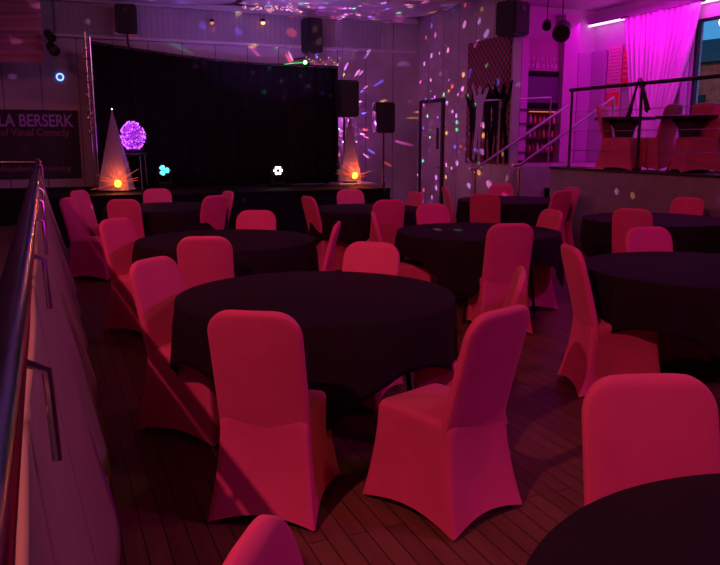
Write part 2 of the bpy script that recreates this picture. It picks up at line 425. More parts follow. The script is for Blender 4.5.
T = dict(t1=(1.30, 3.77), t2=(1.36, 6.26), t3=(3.60, 8.55), t4=(3.64, 5.96), t5=(6.05, 9.05), t6=(5.97, 6.19), t7=(3.92, 3.63), t8=(1.31, .56), t9=(1.35, 9.7))
G1 = 'red covered chairs around the nearest full round table'
chair(.69, 2.76, .53, .85, 'red covered chair at front centre-left, its whole back turned to us', G1)
chair(1.61, 2.43, -.33, .94, 'red covered chair at front turned side-on, right of the pair before the central table', G1)
chair(.50, 4.26, .65, -.76, 'red covered chair at the left edge of the central table, by its hanging corner', G1)
chair(1.91, 4.41, -.68, -.72, 'red chair on the far side of the central table, only its bright top showing', G1)
chair(2.20, 3.17, -.85, .53, 'thin edge-on red chair back peeking up behind the side-on front chair', G1)
G2 = 'red covered chairs around the second table on the left'
chair(.96, 5.13, .30, .95, 'bright red chair back standing between the central table and the table behind it', G2)
chair(2.13, 5.63, -.90, .43, 'narrow edge-on red chair leaning at the right end of the second table', G2)
chair(.50, 6.64, .62, -.78, 'red covered chair at the left end of the second table, by the white barrier', G2)
chair(1.80, 6.92, -.45, -.88, 'red covered chair on the far side of the second table, top of its back showing', G2)
G3 = 'red covered chairs around the table before the stage on the left'
chair(.76, 8.83, .35, .93, 'red chair back just behind the left end of the second table', G3)
chair(.20, 9.35, .80, -.55, 'magenta tinted chair hugging the white barrier', G3)
chair(.36, 10.69, .80, -.60, 'red chair farthest along the barrier, its seat facing the left stage table', G3)
chair(1.37, 10.62, -.05, -1, 'red chair between the left stage table and the stage, only its rounded top showing', G3)
chair(1.85, 9.02, -.45, .89, 'red chair back at the right of the left stage table, nearer of two overlapping', G3)
chair(2.17, 9.75, -1, -.15, 'red chair at the right of the left stage table, mostly hidden by another chair', G3)
G4 = 'red covered chairs around the table before the glowing right cone'
chair(2.82, 8.46, .97, .10, 'red chair facing right beside the small dark table in the middle distance', G4)
chair(3.76, 9.47, -.10, -1, 'rounded red chair top directly below the right glowing cone', G4)
chair(3.50, 7.62, .10, .99, 'red chair with its back to us at the near side of the middle distance table', G4)
chair(4.36, 8.66, -1, -.05, 'thin red chair at the right of the middle distance table', G4)
G5 = 'red covered chairs around the table right of centre'
chair(2.74, 6.32, .90, -.38, 'edge-on red chair at the left end of the right of centre table', G5)
chair(3.66, 6.92, 0, -1, 'rounded red chair top on the far side of the right of centre table', G5)
chair(3.37, 5.02, .30, .95, 'tall red chair back at the near side of the right of centre table', G5)
chair(4.42, 5.90, -1, .08, 'bright rounded chair back at the right end of the right of centre table', G5)
G6 = 'red covered chairs around the table by the stairs'
chair(5.20, 9.45, .93, -.30, 'thin magenta chair leaning beside the door', G6)
chair(5.05, 8.13, .62, .78, 'red chair back just left of the table by the stairs', G6)
chair(6.42, 9.88, -.30, -.95, 'dim red chair top behind the table by the stairs', G6)
chair(6.28, 8.18, -.2, .98, 'tall red chair back in front of the parapet beside the steps', G6)
chair(6.88, 8.75, -1, .1, 'dim red chair overlapped by another, against the parapet beside the steps', G6)
G7 = 'red covered chairs around the table below the platform'
chair(5.20, 5.70, .80, .60, 'red chair back at the left of the table below the platform', G7)
chair(6.84, 6.60, -.9, -.40, 'rounded dim chair top against the grey parapet at far right', G7)
G8 = 'red covered chairs around the large table at the right edge'
chair(4.19, 4.42, -.2, -.98, 'rounded red chair top on the far side of the large right table', G8)
chair(2.99, 3.80, .94, -.34, 'red chair in profile with its seat under the large right table', G8)
chair(4.88, 4.02, -.93, -.37, 'red chair edge leaning at the right border of the photograph', G8)
chair(3.55, 2.33, .30, .95, 'red chair mostly outside the right border, below the large right table', G8)
G9 = 'red covered chairs around the nearest corner table'
chair(1.51, 1.55, -.33, -.94, 'large bright red chair back behind the black table in the bottom right corner', G9)
chair(.245, 1.09, .84, -.54, 'pointed red chair top cut by the bottom border', G9)

# ================================================================= tables and their cloths
def table(cx, cy, r, ang, lab_t, lab_c, half=1.0, z=0, top=.75):
    t = thing('round_table', (cx, cy, z), ang, lab_t, 'table', 'round banquet tables')
    MB().lathe([(r - .03, top - .035), (r - .012, top - .033), (r - .012, top - .008), (r - .03, top - .006)], seg=48).build('tabletop', WOODD, t, smooth='auto')
    for sx in (-1, 1):
        for sy in (-1, 1):
            MB().tube([(sx * .34, sy * .34, top - .035), (sx * .36, sy * .34, .35), (sx * .40, sy * .36, 0)], .014, 8).build('leg', DARK, t, smooth=True)
    nA, nR = 144, 10
    rnd = random.Random(int(cx * 100)); ph = rnd.random() * 6
    mb = MB(); rings = []
    def hem(a):
        m = max(abs(math.cos(a)), abs(math.sin(a))); R = half / m
        return min(R, half * 1.30)
    rings.append([Vector((.02 * math.cos(2 * PI * k / nA), .02 * math.sin(2 * PI * k / nA), top)) for k in range(nA)])
    for q in (.3, .6, .85, .97): rings.append([Vector((r * q * math.cos(2 * PI * k / nA), r * q * math.sin(2 * PI * k / nA), top)) for k in range(nA)])
    for i in range(nR + 1):
        u = i / nR; ring = []
        for k in range(nA):
            a = 2 * PI * k / nA; drop = (hem(a) - r) * u
            fold = math.sin(a * 11 + ph + 1.5 * math.sin(2 * a)) * .5 + math.sin(a * 23 + ph * 2) * .25
            rr = r + .012 * min(1, u * 4) + (.035 * fold + .012) * min(1, drop / .35)
            ring.append(Vector((rr * math.cos(a), rr * math.sin(a), top - .002 - drop - (.004 if i else 0))))
        rings.append(ring)
    mb.loft(rings, cap0=True)
    c = mb.build('tablecloth', CLOTH, smooth='auto', thick=-.003)
    c.location = (cx, cy, z + .002); c.rotation_euler = (0, 0, ang)
    return tag(c, lab_c, 'tablecloth', 'black cloths on the round tables')
cl = 'black tablecloth'
table(*T['t1'], .745, .35, 'round table under the black cloth nearest the middle of the hall', 'black cloth on the central round table, its folded corner hanging at the left', .99)
table(*T['t2'], .745, .2, 'round table under black cloth behind the central one', 'black cloth on the second round table, behind the central one')
table(*T['t3'], .70, .6, 'small looking round table in the middle distance below the right cone', 'black cloth on the middle distance table below the right glowing cone')
table(*T['t4'], .745, .1, 'round table under black cloth right of centre', 'black cloth on the table right of centre, red floor showing under it', .93)
table(*T['t5'], .745, .5, 'round table under black cloth beside the stairs', 'black cloth on the table beside the stairs')
table(*T['t6'], .745, .9, 'round table under black cloth below the platform parapet', 'black cloth on the table right below the grey parapet')
table(*T['t7'], .745, .45, 'large round table at the right border', 'black cloth with long hanging folds on the table at the right border', 1.02)
table(*T['t8'], .745, .0, 'nearest round table in the bottom right corner', 'black cloth of the nearest table, filling the bottom right corner', 1.0)
table(*T['t9'], .745, .3, 'round table under black cloth in front of the stage at the left', 'black cloth on the table in front of the stage at the left')

# ================================================================= barrier with handrail at the left
b = thing('balustrade', (0, 0, 0), 0, 'white panelled barrier with a polished handrail running along the left side', 'barrier')
RX1 = cam_m @ Vector(((37 - 360) / FPX, (282.5 - 157) / FPX, -1)); RX1 = RX1.x / RX1.y * 11.55
RX = lambda y: -.072 + (RX1 + .072) * (y - .6) / 10.95
bay = 1.12
for k in range(10):
    ya = .03 + k * bay + .004; yb = ya + bay - .012
    def f(u, v, ya=ya, yb=yb, k=k):
        y = ya + (yb - ya) * u; bul = math.sin(PI * u)
        sm = min(1, max(0, (y - 1.6) / 2.0)); sm = sm * sm * (3 - 2 * sm); xb = .07 + (.072 + .062 * bul ** .7) * sm; xt = RX(y) + .022 + .008 * bul
        s = v; z = 1.17 * (1 - s) + .012 * s
        z = 1.17 - (1.17 - .012 - .05 * (1 - bul) ** 2) * s
        x = xt + (xb - xt) * (s ** 1.15)
        return Vector((x, y, z))
    MB().grid(f, 16, 14).build('panel', WHITEB, b, smooth=True, thick=.012)
mb = MB(); mb.tube([(RX(y), y, 1.28) for y in (-1.2, 1, 3, 5, 8, 11.55)], .031, 20)
hr = mb.build('handrail', TUBE, b, smooth='auto')
MB().tube([(RX1, 11.55, 1.28), (-2.2, 11.55, 1.30)], .017, 12).build('crossrail', CHROME, b, smooth='auto')
MB().lathe([(.001, -.05), (.03, -.042), (.05, -.015), (.05, .015), (.03, .042), (.001, .05)], (RX1, 11.58, 1.285), 16).build('end_knob', GOLD, b, smooth=True)
for k in range(11):
    y = 1.15 + (k - 1) * bay
    MB().tube([(RX(y) + .01, y, 1.262), (RX(y) + .053, y, 1.24), (RX(y) + .058, y, 1.10)], .0075, 8).build('bracket', CHROME, b, smooth='auto')
for k in range(6):
    y = .1 + k * 2.28
    MB().tube([(RX(y) - .04, y, .4), (RX(y) - .04, y, 1.17), (RX(y), y, 1.26)], .02, 10).build('post', DARK, b, smooth='auto')

# ================================================================= stage backdrop and stage things
def at(px, py, Yp):
    d = cam_m @ Vector(((px - 360) / FPX, (282.5 - py) / FPX, -1)); return Vector((d.x / d.y * Yp, Yp, CAMH + d.z / d.y * Yp))
g = thing('stage_backdrop', (3.0, 13.65, ZS), 0, 'wide plain black cloth backdrop hung across the stage', 'backdrop')
bx0, bx1, bh = at(96, 120, 13.65).x - 3.0, at(337, 120, 13.65).x - 3.0, 3.16 - ZS
def bk(u, v):
    return Vector((bx0 + (bx1 - bx0) * u, .03 * math.sin(u * 70) * (.3 + v) + .015 * math.sin(u * 160), bh - (bh - .02) * v - .24 * math.sin(PI / 2 * min(1, u / .75)) * (1 - v)))
MB().grid(bk, 200, 8).build('cloth', BLACK, g, smooth=True, thick=.005)
MB().tube([(bx0 + (bx1 - bx0) * u, 0, bh + .02 - .24 * math.sin(PI / 2 * min(1, u / .75))) for u in [k / 20 for k in range(21)]], .018, 10).build('top_bar', DARK, g, smooth='auto')
MB().tube([(bx0 - .02, -.03, 0), (bx0 - .02, -.03, bh + .1)], .022, 10).build('pole', CHROME, g, smooth='auto')
MB().tube([(bx1 + .02, .03, 0), (bx1 + .02, .03, bh - .20)], .02, 10).build('pole', DARK, g, smooth='auto')
p = thing('sequin_pole', (at(88.5, 90, 13.45).x, 13.45, ZS), 0, 'thin pole wrapped in glittering gold beside the left end of the backdrop', 'pole')
MB().tube([(0, 0, 0), (0, 0, 2.55)], .014, 10).build('shaft', CHROME, p, smooth='auto')
mb = MB()
for k in range(90):
    a = k * 2.399; mb.box((.032 * math.cos(a), .032 * math.sin(a), .9 + k * .0175), (.022, .022, .018), rz=a, rx=a * 2, ry=k)
mb.build('sequins', GOLD, p)['kind'] = 'stuff'

def streak_cone(loc, h, r, warm, lab):
    t = thing('light_cone', loc, 0, lab, 'lamp', 'white cones lit from the foot on the stage')
    prof = [(r, 0)] + [(r * (1 - q) + .008, h * q) for q in (.15, .3, .45, .6, .75, .9, 1)]
    mb = MB(); n_ = 4
    rings = []
    for rr, z in prof:
        ring = []
        for k in range(24):
            a = 2 * PI * k / 24; m = max(abs(math.cos(a + .3)), abs(math.sin(a + .3)))
            q = rr * (.72 / m if m else 1) ** .6
            ring.append(Vector((q * math.cos(a), q * math.sin(a), z + .03)))
        rings.append(ring)
    mb.loft(rings, cap1=True)
    mb.build('cone_cloth', mat('cone_cloth', (.40, .32, .40), .8, trans=.4), t, smooth='auto')
    MB().lathe([(r * .5, 0), (r * .5, .03), (.001, .035)], seg=20).build('base', DARK, t, smooth='auto')
    MB().lathe([(.001, -.06), (.04, -.045), (.06, 0), (.04, .045), (.001, .06)], (0, -r * .86, .14), 16).build('bulb', glow('warm_bulb', (1, .36, .03), 5), t, smooth=True)
    mb = MB(); rnd = random.Random(int(loc[0] * 10))
    for k in range(44):
        a = -.1 + PI * 1.2 * rnd.random() - .25; l = (.2 + .8 * rnd.random() ** 1.5) * h * .34
        dx = math.cos(a) * l; dz = max(-.1, math.sin(a) * l)
        y0 = -r * .84
        mb.tube([(0, y0 - .02, .14), (dx * .5, y0 - .02 + dz * .12, .14 + dz * .55), (dx, y0 + abs(dz) * r / h * .9, .14 + dz)], [.006, .004, .002], 5)
    mb.build('fibres', glow('warm_fibre', (1, .10, .03), 1.0), t)['kind'] = 'stuff'  # glowing strands stand in for the light streaks on the cone cloth
    MB().lathe([(.001, -.014), (.014, 0), (.001, .014)], (0, 0, h + .05), 10).build('tip_light', glow('tip_white', (.9, 1, .9), 3), t, smooth=True)
    lamp('cone_glow', 'POINT', (loc[0], loc[1] - r * 1.05, loc[2] + .18), 15.0 * warm, (1, .15, .03), size=.05)
    lamp('cone_inner_glow', 'POINT', (loc[0], loc[1], loc[2] + .25), .5, (.9, .3, .5), size=.05)
    return t
streak_cone((at(115.5, 170, 12.9).x, 12.9, ZS + .003), 1.26, .34, 1, 'white cloth cone glowing orange at its foot, at the left end of the backdrop')
streak_cone((at(350, 170, 13.2).x, 13.2, ZS + .043), 1.18, .27, 1.4, 'white cloth cone glowing orange at its foot, at the right end of the backdrop')
tag(MB().box((at(352, 180, 13.2).x, 13.2, ZS + .02), (.70, .6, .04), bev=.008).build('riser', mat('riser_paint', (.42, .38, .38), .7)), 'thin pale riser under the right glowing cone', 'riser')

# violet fairy-light bush on a stand
t = thing('fairy_light_bush', (at(133, 140, 13.2).x, 13.2, ZS + .63), 0, 'ball of glowing violet fairy lights on a stand beside the left cone', 'lamp')
mb = MB(); rnd = random.Random(5)
for k in range(46):
    a = rnd.random() * 6.28; pts = []
    for q in range(9):
        u = q / 8; a += rnd.uniform(.25, .75); rr = .19 * math.sin(PI * (.12 + .8 * u)) * rnd.uniform(.8, 1.08)
        pts.append((rr * math.cos(a), rr * math.sin(a), .04 + .46 * u * rnd.uniform(.85, 1.0)))
    mb.tube(pts, .0035, 4)
mb.build('light_strands', glow('violet_strand', (.42, .03, .8), 1.1), t)['kind'] = 'stuff'
mb = MB()
for k in range(260):
    u = rnd.random(); a = rnd.random() * 6.28; rr = .21 * math.sin(PI * (.12 + .78 * u)); c_ = (rr * math.cos(a), rr * math.sin(a), .03 + .47 * u)
    mb.box(c_, (.011, .011, .011), rz=a, rx=u * 9)
mb.build('light_beads', glow('violet_bead', (.62, .10, 1), 3.2), t)['kind'] = 'stuff'
MB().lathe([(.13, 0), (.15, .03), (.12, .05), (.001, .05)], seg=18).build('pot', DARK, t, smooth='auto')
lamp('bush_glow', 'POINT', (at(133, 140, 13.2).x, 12.9, 1.45), 1.6, (.6, .1, 1), size=.1)
t = thing('stand_table', (at(134, 160, 13.2).x, 13.2, ZS), 0, 'small round stand with thin shiny legs under the violet fairy lights', 'stand')
MB().lathe([(.23, .57), (.24, .58), (.24, .61), (.23, .615)], seg=28).build('top', DARK, t, smooth='auto')
for k in range(4):
    a = k * PI / 2 + .4; MB().tube([(.2 * math.cos(a), .2 * math.sin(a), .57), (.23 * math.cos(a), .23 * math.sin(a), 0)], .009, 8).build('leg', CHROME, t, smooth='auto')

def par_can(px, Yp, z, lab, col, n, s, target, power):
    d = cam_m @ Vector(((px - 360) / FPX, 112 / FPX, -1)); x = d.x / d.y * Yp
    t = thing('par_light', (x, Yp, z), 0, lab, 'stage light', 'round LED stage lights')
    dr_ = (Vector(target) - Vector((x, Yp, z + .22))).normalized(); Mx = dr_.to_track_quat('Z', 'Y').to_matrix()
    MB().lathe([(.06, -.16), (.085, -.13), (.095, .0), (.10, .02), (.088, .02), (.085, .0), (.001, .0)], (0, 0, .22), 24, Mx).build('can', DARK, t, smooth='auto')
    mb = MB()
    for sx in (-1, 1): mb.tube([(sx * .115, 0, .22), (sx * .115, .0, .04), (sx * .02, 0, .012)], .008, 8)
    mb.box((0, 0, .008), (.2, .12, .016)); mb.build('bracket', DARK, t)
    for k in range(n):
        a = 2 * PI * k / n; rr = .055 if n > 1 else 0; rad = .021 if n > 3 else .046
        MB().lathe([(rad, 0), (rad, .006), (.001, .01)], Vector((0, 0, .22)) + Mx @ Vector((rr * math.cos(a), rr * math.sin(a), .003)), 14, Mx).build('led', glow('led_' + lab[:6], col, s), t, smooth='auto')
    return t
par_can(164, 13.2, .86, 'cyan glowing round stage light against the black backdrop', (.10, .75, .85), 3, 2.2, (-1.5, 0, 0), 0)
par_can(278, 13.1, .83, 'stage light with six white LEDs in a ring, against the black backdrop', (.9, .95, 1), 6, 14, (.6, 0, 1.4), 0)
for i, (px_, Yp, z_, lab) in enumerate(((164, 13.2, .86, 'black case under the cyan stage light'), (278, 13.1, .83, 'black case under the white six LED stage light'))):
    d = cam_m @ Vector(((px_ - 360) / FPX, 112 / FPX, -1)); x = d.x / d.y * Yp
    tag(MB().box((x, Yp, (ZS + z_) / 2), (.34, .3, z_ - ZS), bev=.012).build('flight_case', BLACK), lab, 'case', 'cases on the stage')

# speakers
def speaker(loc, w_, d_, h_, rz, lab, yoke=None, cat='speaker'):
    t = thing('speaker', loc, rz, lab, cat, 'black loudspeakers')
    MB().box((0, 0, h_ / 2), (w_, d_, h_), bev=.025).build('cabinet', PLASTIC, t)
    MB().box((0, -d_ / 2 - .004, h_ / 2), (w_ * .86, .016, h_ * .9), bev=.006).build('grille', GRILLE, t)
    MB().lathe([(w_ * .12, 0), (w_ * .1, .01), (.001, .01)], (0, -d_ / 2 - .012, h_ * .78), 18, Matrix.Rotation(PI / 2, 3, 'X')).build('horn', DARK, t)
    if yoke: MB().tube(yoke, .018, 10).build('bracket', DARK, t, smooth='auto')
    return t
def at(px, py, Yp):
    d = cam_m @ Vector(((px - 360) / FPX, (282.5 - py) / FPX, -1)); return Vector((d.x / d.y * Yp, Yp, CAMH + d.z / d.y * Yp))
q = at(127, 33, 14.0); speaker(q, .36, .30, .46, -.15, 'black wall speaker high above the left end of the backdrop', [(0, .1, .02), (0, .12, -.16), (0, .52, -.16)])
q = at(312, 53, 14.0); speaker(q, .32, .30, .62, .25, 'black wall speaker high above the right end of the backdrop', [(-.05, .1, .02), (-.08, .12, -.08), (-.08, .49, -.08)])
q = at(347, 117, 13.3); speaker(q, .38, .30, .66, .0, 'black box speaker on a pole above the right glowing cone')
sp = thing('speaker_stand', (q.x, q.y + .15, ZS), 0, 'thin black pole stand behind the right glowing cone', 'stand')
MB().tube([(0, 0, .03), (0, 0, q.z - ZS)], .016, 10).build('pole', DARK, sp, smooth='auto')
MB().lathe([(.17, 0), (.17, .02), (.03, .035)], seg=20).build('base', DARK, sp, smooth='auto')
MB().tube([(0, .08, q.z - ZS + .68), (.01, .1, 3.3 - ZS), (.02, .6, 3.5 - ZS)], .006, 6).build('cable', mat('green_cable', (.1, .3, .2), .5), sp)
q = at(383.5, 133, 12.9); speaker(q, .36, .30, .55, -.1, 'black speaker on a tripod at the right end of the stage')
sp = thing('speaker_stand', (q.x, q.y, 0), 0, 'black tripod stand at the right end of the stage', 'stand')
MB().tube([(0, 0, .35), (0, 0, q.z)], .018, 10).build('pole', DARK, sp, smooth='auto')
for k in range(3):
    a = -.35 + k * 2 * PI / 3
    MB().tube([(0, 0, .75), (.40 * math.cos(a), .40 * math.sin(a), .012)], .012, 8).build('leg', DARK, sp, smooth='auto')
MB().lathe([(.03, .70), (.034, .72), (.034, .80), (.03, .82)], seg=14).build('collar', DARK, sp, smooth='auto')
q = at(512, 36, 10.72); speaker(q, .42, .38, .52, .35, 'large black speaker under the ceiling at the corner above the poster', [(0, .1, .5), (0, .1, .62), (0, .12, ZC - q.z)])

# small spotlights
def spot(px, py, Yp, lab, s=1, fix=(0, 0), tgt=(3, 5, 0)):
    q = at(px, py, Yp); t = thing('spotlight', q, 0, lab, 'spotlight', 'small black ceiling spotlights')
    Mx = (Vector(tgt) - q).normalized().to_track_quat('Z', 'Y').to_matrix()
    MB().lathe([(.05 * s, -.16 * s), (.08 * s, -.13 * s), (.09 * s, .10 * s), (.075 * s, .10 * s), (.07 * s, .06 * s), (.001, .06 * s)], (0, 0, 0), 20, Mx).build('head', DARK, t, smooth='auto')
    MB().tube([(0, 0, .0), (fix[0] * .3, fix[1] * .3, .12), (fix[0], fix[1], (ZC - q.z) if not fix[1] else .12)], .010, 8).build('arm', DARK, t, smooth='auto')
    return t
spot(547, 25, 11.6, 'small black spotlight hanging from the pink lit ceiling', .9)
spot(562, 31, 11.3, 'round black spotlight with a wide drum, beside the bright pink wall', 1.7)
spot(50, 36, 13.0, 'upper of two small spotlights on the wall by the hanging drape', .8, (0, 1.48), (2, 8, 0))
spot(53, 49, 13.0, 'lower of two small spotlights on the wall by the hanging drape', .9, (0, 1.48), (2, 8, 0))

q = at(60, 77, 14.492)
tag(MB().tube([(q.x + .055 * math.cos(a * PI / 8), q.y, q.z + .055 * math.sin(a * PI / 8)) for a in range(17)], .009, 6, False).build('ring_light', glow('blue_ring', (.12, .25, 1), 5), smooth=True), 'tiny blue glowing ring on the wall right of the hanging drape', 'light')

# warm bulbs on the beam
for px_, lab in ((212, 'dim amber bulb on the beam above the middle of the backdrop'), (263, 'bright amber bulb on the beam left of the right wall speaker')):
    q = at(px_, 22, 14.3)
    t = thing('bulb_lamp', q, 0, lab, 'lamp', 'amber bulbs on the beam')
    MB().lathe([(.03, 0), (.04, .02), (.04, .05), (.02, .06)], (0, 0, 0), 14).box((0, .10, .04), (.03, .21, .03)).build('holder', DARK, t, smooth='auto')
    MB().lathe([(.001, -.05), (.035, -.03), (.04, -.005), (.03, .0)], (0, 0, 0), 14).build('bulb', glow('amber_' + str(px_), (1, .35, .1), 5 if px_ > 240 else .8), t, smooth=True)

# laser bar and trinkets on top of the backdrop
q = at(305, 65, 13.65)
t = thing('laser_light', q, 0, 'small laser light throwing green sparks on top of the backdrop', 'light')
MB().box((0, 0, .03), (.16, .12, .07), bev=.008).build('body', DARK, t)
MB().lathe([(.03, 0), (.03, .02), (.001, .024)], (-.02, -.06, .04), 14, Matrix.Rotation(PI / 2, 3, 'X')).build('lens', glow('green_laser', (.15, 1, .2), 16), t)
MB().tube([(-.02, -.07, .04), (-.22, -.08, .02), (-.42, -.07, -.01)], .006, 6).build('beam_strip', glow('green_strip', (.1, .8, .2), 1.4), t)
t = thing('light_garland', at(318, 66, 13.62), 0, 'short garland of small coloured lights along the top right of the backdrop', 'garland')
MB().tube([(-.30 + .1 * k, -.03 * (k % 2), .03 + .035 * (k % 3)) for k in range(9)], .008, 6).build('wire', GOLD, t)
for k in range(14):
    MB().lathe([(.001, -.014), (.014, 0), (.001, .014)], (-.30 + .055 * k, -.05, .03 + .04 * ((k * 7) % 4)), 8).build('bulb', glow('garland_%d' % (k % 3), [(.8, .5, .1), (.8, .12, .1), (.5, .7, .1)][k % 3], 1.3), t, smooth=True)
q = at(97, 63, 13.5)
# icicle lights under the ceiling
t = thing('icicle_lights', (0, 0, 0), 0, 'row of small pink fairy lights hanging from the ceiling above the backdrop', 'garland')
P0 = at(243, 5, 13.2); P1 = at(297, 7, 13.2)
MB().tube([P0 + Vector((0, 0, .12)), P0, (P0 + P1) / 2 + Vector((0, 0, -.03)), P1, P1 + Vector((0, 0, .12))], .006, 6).build('wire', CHROME, t)
mb = MB(); rnd = random.Random(3)
for k in range(70):
    c_ = P0.lerp(P1, rnd.random()) + Vector((0, rnd.uniform(-.1, .1), -rnd.random() * .07)); mb.box(c_, (.012, .012, .012), rx=k, rz=k * 2)
mb.build('beads', glow('pink_bead', (1, .35, .55), 1.6), t)['kind'] = 'stuff'

# disco projector by the right cone
t = thing('disco_projector', (5.12, 14.2, ZS), 0, 'small disco projector behind the right cone, bright violet glow on the wall', 'projector')
MB().lathe([(.10, 0), (.10, .04), (.06, .07), (.001, .07)], seg=20).build('base', DARK, t, smooth='auto')
MB().tube([(0, 0, .05), (0, 0, 1.0)], .014, 8).build('pole', DARK, t, smooth='auto')
MB().lathe([(.001, -.06), (.045, -.045), (.06, 0), (.045, .045), (.001, .06)], (0, 0, 1.05), 18).build('dome', glow('dome_glow', (.9, .35, 1), 6), t, smooth=True)
d1.location = (5.12, 14.2, ZS + 1.20)

# ================================================================= banner
bn = thing('banner', (0, YB - .03, 0), 0, 'black banner with violet and orange lettering on the wall, cut by the left border', 'banner')
c0 = at(0, 110, YB - .03); c1 = at(82, 178, YB - .03)
zt_, zb_ = at(40, 110, YB - .03).z, at(40, 178.5, YB - .03).z
MB().box(((c1.x - 2.6) / 2, 0, (zt_ + zb_) / 2), (c1.x + 2.6, .02, zt_ - zb_)).build('sheet', mat('banner_black', (.012, .006, .018), .6), bn)
MT = lambda x, z: Matrix.Translation((x, -.014, z)) @ Matrix.Rotation(PI / 2, 4, 'X')
def px2(x, y): q = at(x, y, YB - .045); return q.x, q.z
x_, z_ = px2(-1, 126.0); x2, _ = px2(73.5, 126)
text('lettering', 'LA BERSERK', .29, mat('violet_print', (.42, .24, .62), .7), bn, MT(x_, z_), bold=.006, width=x2 - x_)
x_, z_ = px2(1, 135.5); x2, _ = px2(69.5, 135)
text('lettering', 'of Visual Comedy', .17, mat('orange_print', (.30, .10, .07), .7), bn, MT(x_, z_), bold=.002, width=x2 - x_)
x_, z_ = px2(-1, 171.5); x2, _ = px2(72, 171)
text('lettering', 'AboutBottle and Howling', .13, mat('pale_print', (.25, .15, .24), .7), bn, MT(x_, z_), shear=.4, width=x2 - x_)
# faint star on the banner
x_, z_ = px2(26, 149)
MB().prism([((.10 if k % 2 == 0 else .04) * math.cos(PI / 2 + k * PI / 5), (.10 if k % 2 == 0 else .04) * math.sin(PI / 2 + k * PI / 5)) for k in range(10)], Matrix.Translation((x_, -.012, z_)) @ Matrix.Rotation(PI / 2, 4, 'X'), .004).build('star', mat('dim_violet_print', (.06, .02, .09), .7), bn)

# ================================================================= poster on the side wall
po = thing('dance_poster', (XP - .012, 0, 0), 0, 'large poster of dancer silhouettes on red and black check', 'poster')
pm = bpy.data.materials.new('check_print'); pm.use_nodes = True; N = pm.node_tree.nodes; L = pm.node_tree.links
tc = N.new('ShaderNodeTexCoord'); ck = N.new('ShaderNodeTexChecker'); ck.inputs['Scale'].default_value = 15.5
ck.inputs['Color1'].default_value = (.26, .035, .06, 1); ck.inputs['Color2'].default_value = (.02, .008, .012, 1)
mp = N.new('ShaderNodeMapping'); mp.inputs['Location'].default_value = (.013, .013, .013); L.new(tc.outputs['Object'], mp.inputs[0]); L.new(mp.outputs[0], ck.inputs['Vector']); L.new(ck.outputs[0], N['Principled BSDF'].inputs['Base Color']); N['Principled BSDF'].inputs['Roughness'].default_value = .5
PY0, PY1, PZ0, PZ1 = 11.05, 12.45, 1.17, 3.32
MB().box((0, (PY0 + PY1) / 2, (PZ0 + PZ1) / 2), (.02, PY1 - PY0, PZ1 - PZ0)).build('sheet', pm, po)
FIG = [(-.07, 0), (-.05, .35), (-.10, .75), (-.13, 1.0), (-.30, 1.25), (-.27, 1.30), (-.10, 1.16), (-.05, 1.17), (-.06, 1.27), (0, 1.34), (.06, 1.27), (.05, 1.17), (.12, 1.15), (.24, 1.38), (.28, 1.36), (.18, 1.05), (.11, .95), (.10, .75), (.16, .38), (.20, .02), (.12, 0), (.05, .40), (.01, .62), (0, .30), (.01, 0)]
for yy, zz, s_, m_, fl in ((12.22, 1.2, .95, BLACK, 1), (11.98, 1.22, 1.0, mat('pale_print2', (.36, .30, .42), .6), -1), (11.72, 1.2, 1.02, BLACK, 1), (11.45, 1.22, .95, BLACK, -1), (11.22, 1.2, 1.0, BLACK, 1)):
    Mx = Matrix.Translation((-.012, yy, zz)) @ Matrix(((0, 0, -1, 0), (-fl, 0, 0, 0), (0, 1, 0, 0), (0, 0, 0, 1)))
    MB().prism([(u * s_, v * s_) for u, v in FIG], Mx, .009 if m_ is not BLACK else .004).build('dancer_silhouette', m_, po)
MB().box((-.012, (PY0 + PY1) / 2, PZ0 + .19), (.008, PY1 - PY0, .36)).build('lower_band', mat('dark_red_print', (.13, .015, .02), .6), po)

# ================================================================= end wall of the platform: bar front and screen
PINK = mat('pale_panel', (.45, .3, .45), .6)
k_ = thing('bar_unit', (0, 12.86, ZP), 0, 'tall bar unit with black framed screen and red lit shelves behind the stairs', 'bar unit')
a0 = at(516, 100, 12.8).x; a1 = at(566, 100, 12.8).x
def zz(py, px=537, Yp=12.8): return at(px, py, Yp).z - ZP
MB().box(((a0 + a1) / 2, -.06, (zz(38) + zz(71)) / 2), (a1 - a0, .10, zz(38) - zz(71))).build('header', mat('header_pink', (.34, .16, .26), .6), k_)
mb = MB(); rnd = random.Random(11)
for r_ in range(2):
    x = a0 + .22
    while x < a1 - .16:
        w_ = rnd.uniform(.03, .09); mb.box((x, -.116, zz(59 + r_ * 7)), (w_, .012, rnd.uniform(.05, .12)), bev=.008); x += w_ + rnd.uniform(.02, .06)
mb.build('worn_motif', mat('motif_pale', (.5, .36, .48), .6), k_)['kind'] = 'stuff'  # irregular blocks for the header's unreadable pale lettering
MB().box((a0 + .1, -.14, (zz(40) + zz(160)) / 2), (.16, .08, zz(40) - zz(160))).build('side_post', PINK, k_)
MB().box(((a0 + a1) / 2 + .06, -.08, (zz(72) + zz(108)) / 2), (a1 - a0 - .12, .10, zz(72) - zz(108)), bev=.01).build('screen_frame', BLACK, k_)
MB().box(((a0 + a1) / 2 + .02, -.137, (zz(77) + zz(103)) / 2), (a1 - a0 - .34, .016, zz(77) - zz(103))).build('screen', mat('glossy_screen', (.10, .05, .13), .25), k_)
zz0, zz1 = max(.02, zz(163)), zz(108)
MB().box(((a0 + a1) / 2, -.03, (zz0 + zz1) / 2), (a1 - a0, .04, zz1 - zz0)).build('back_panel', mat('dark_red_panel', (.09, .02, .025), .5), k_)
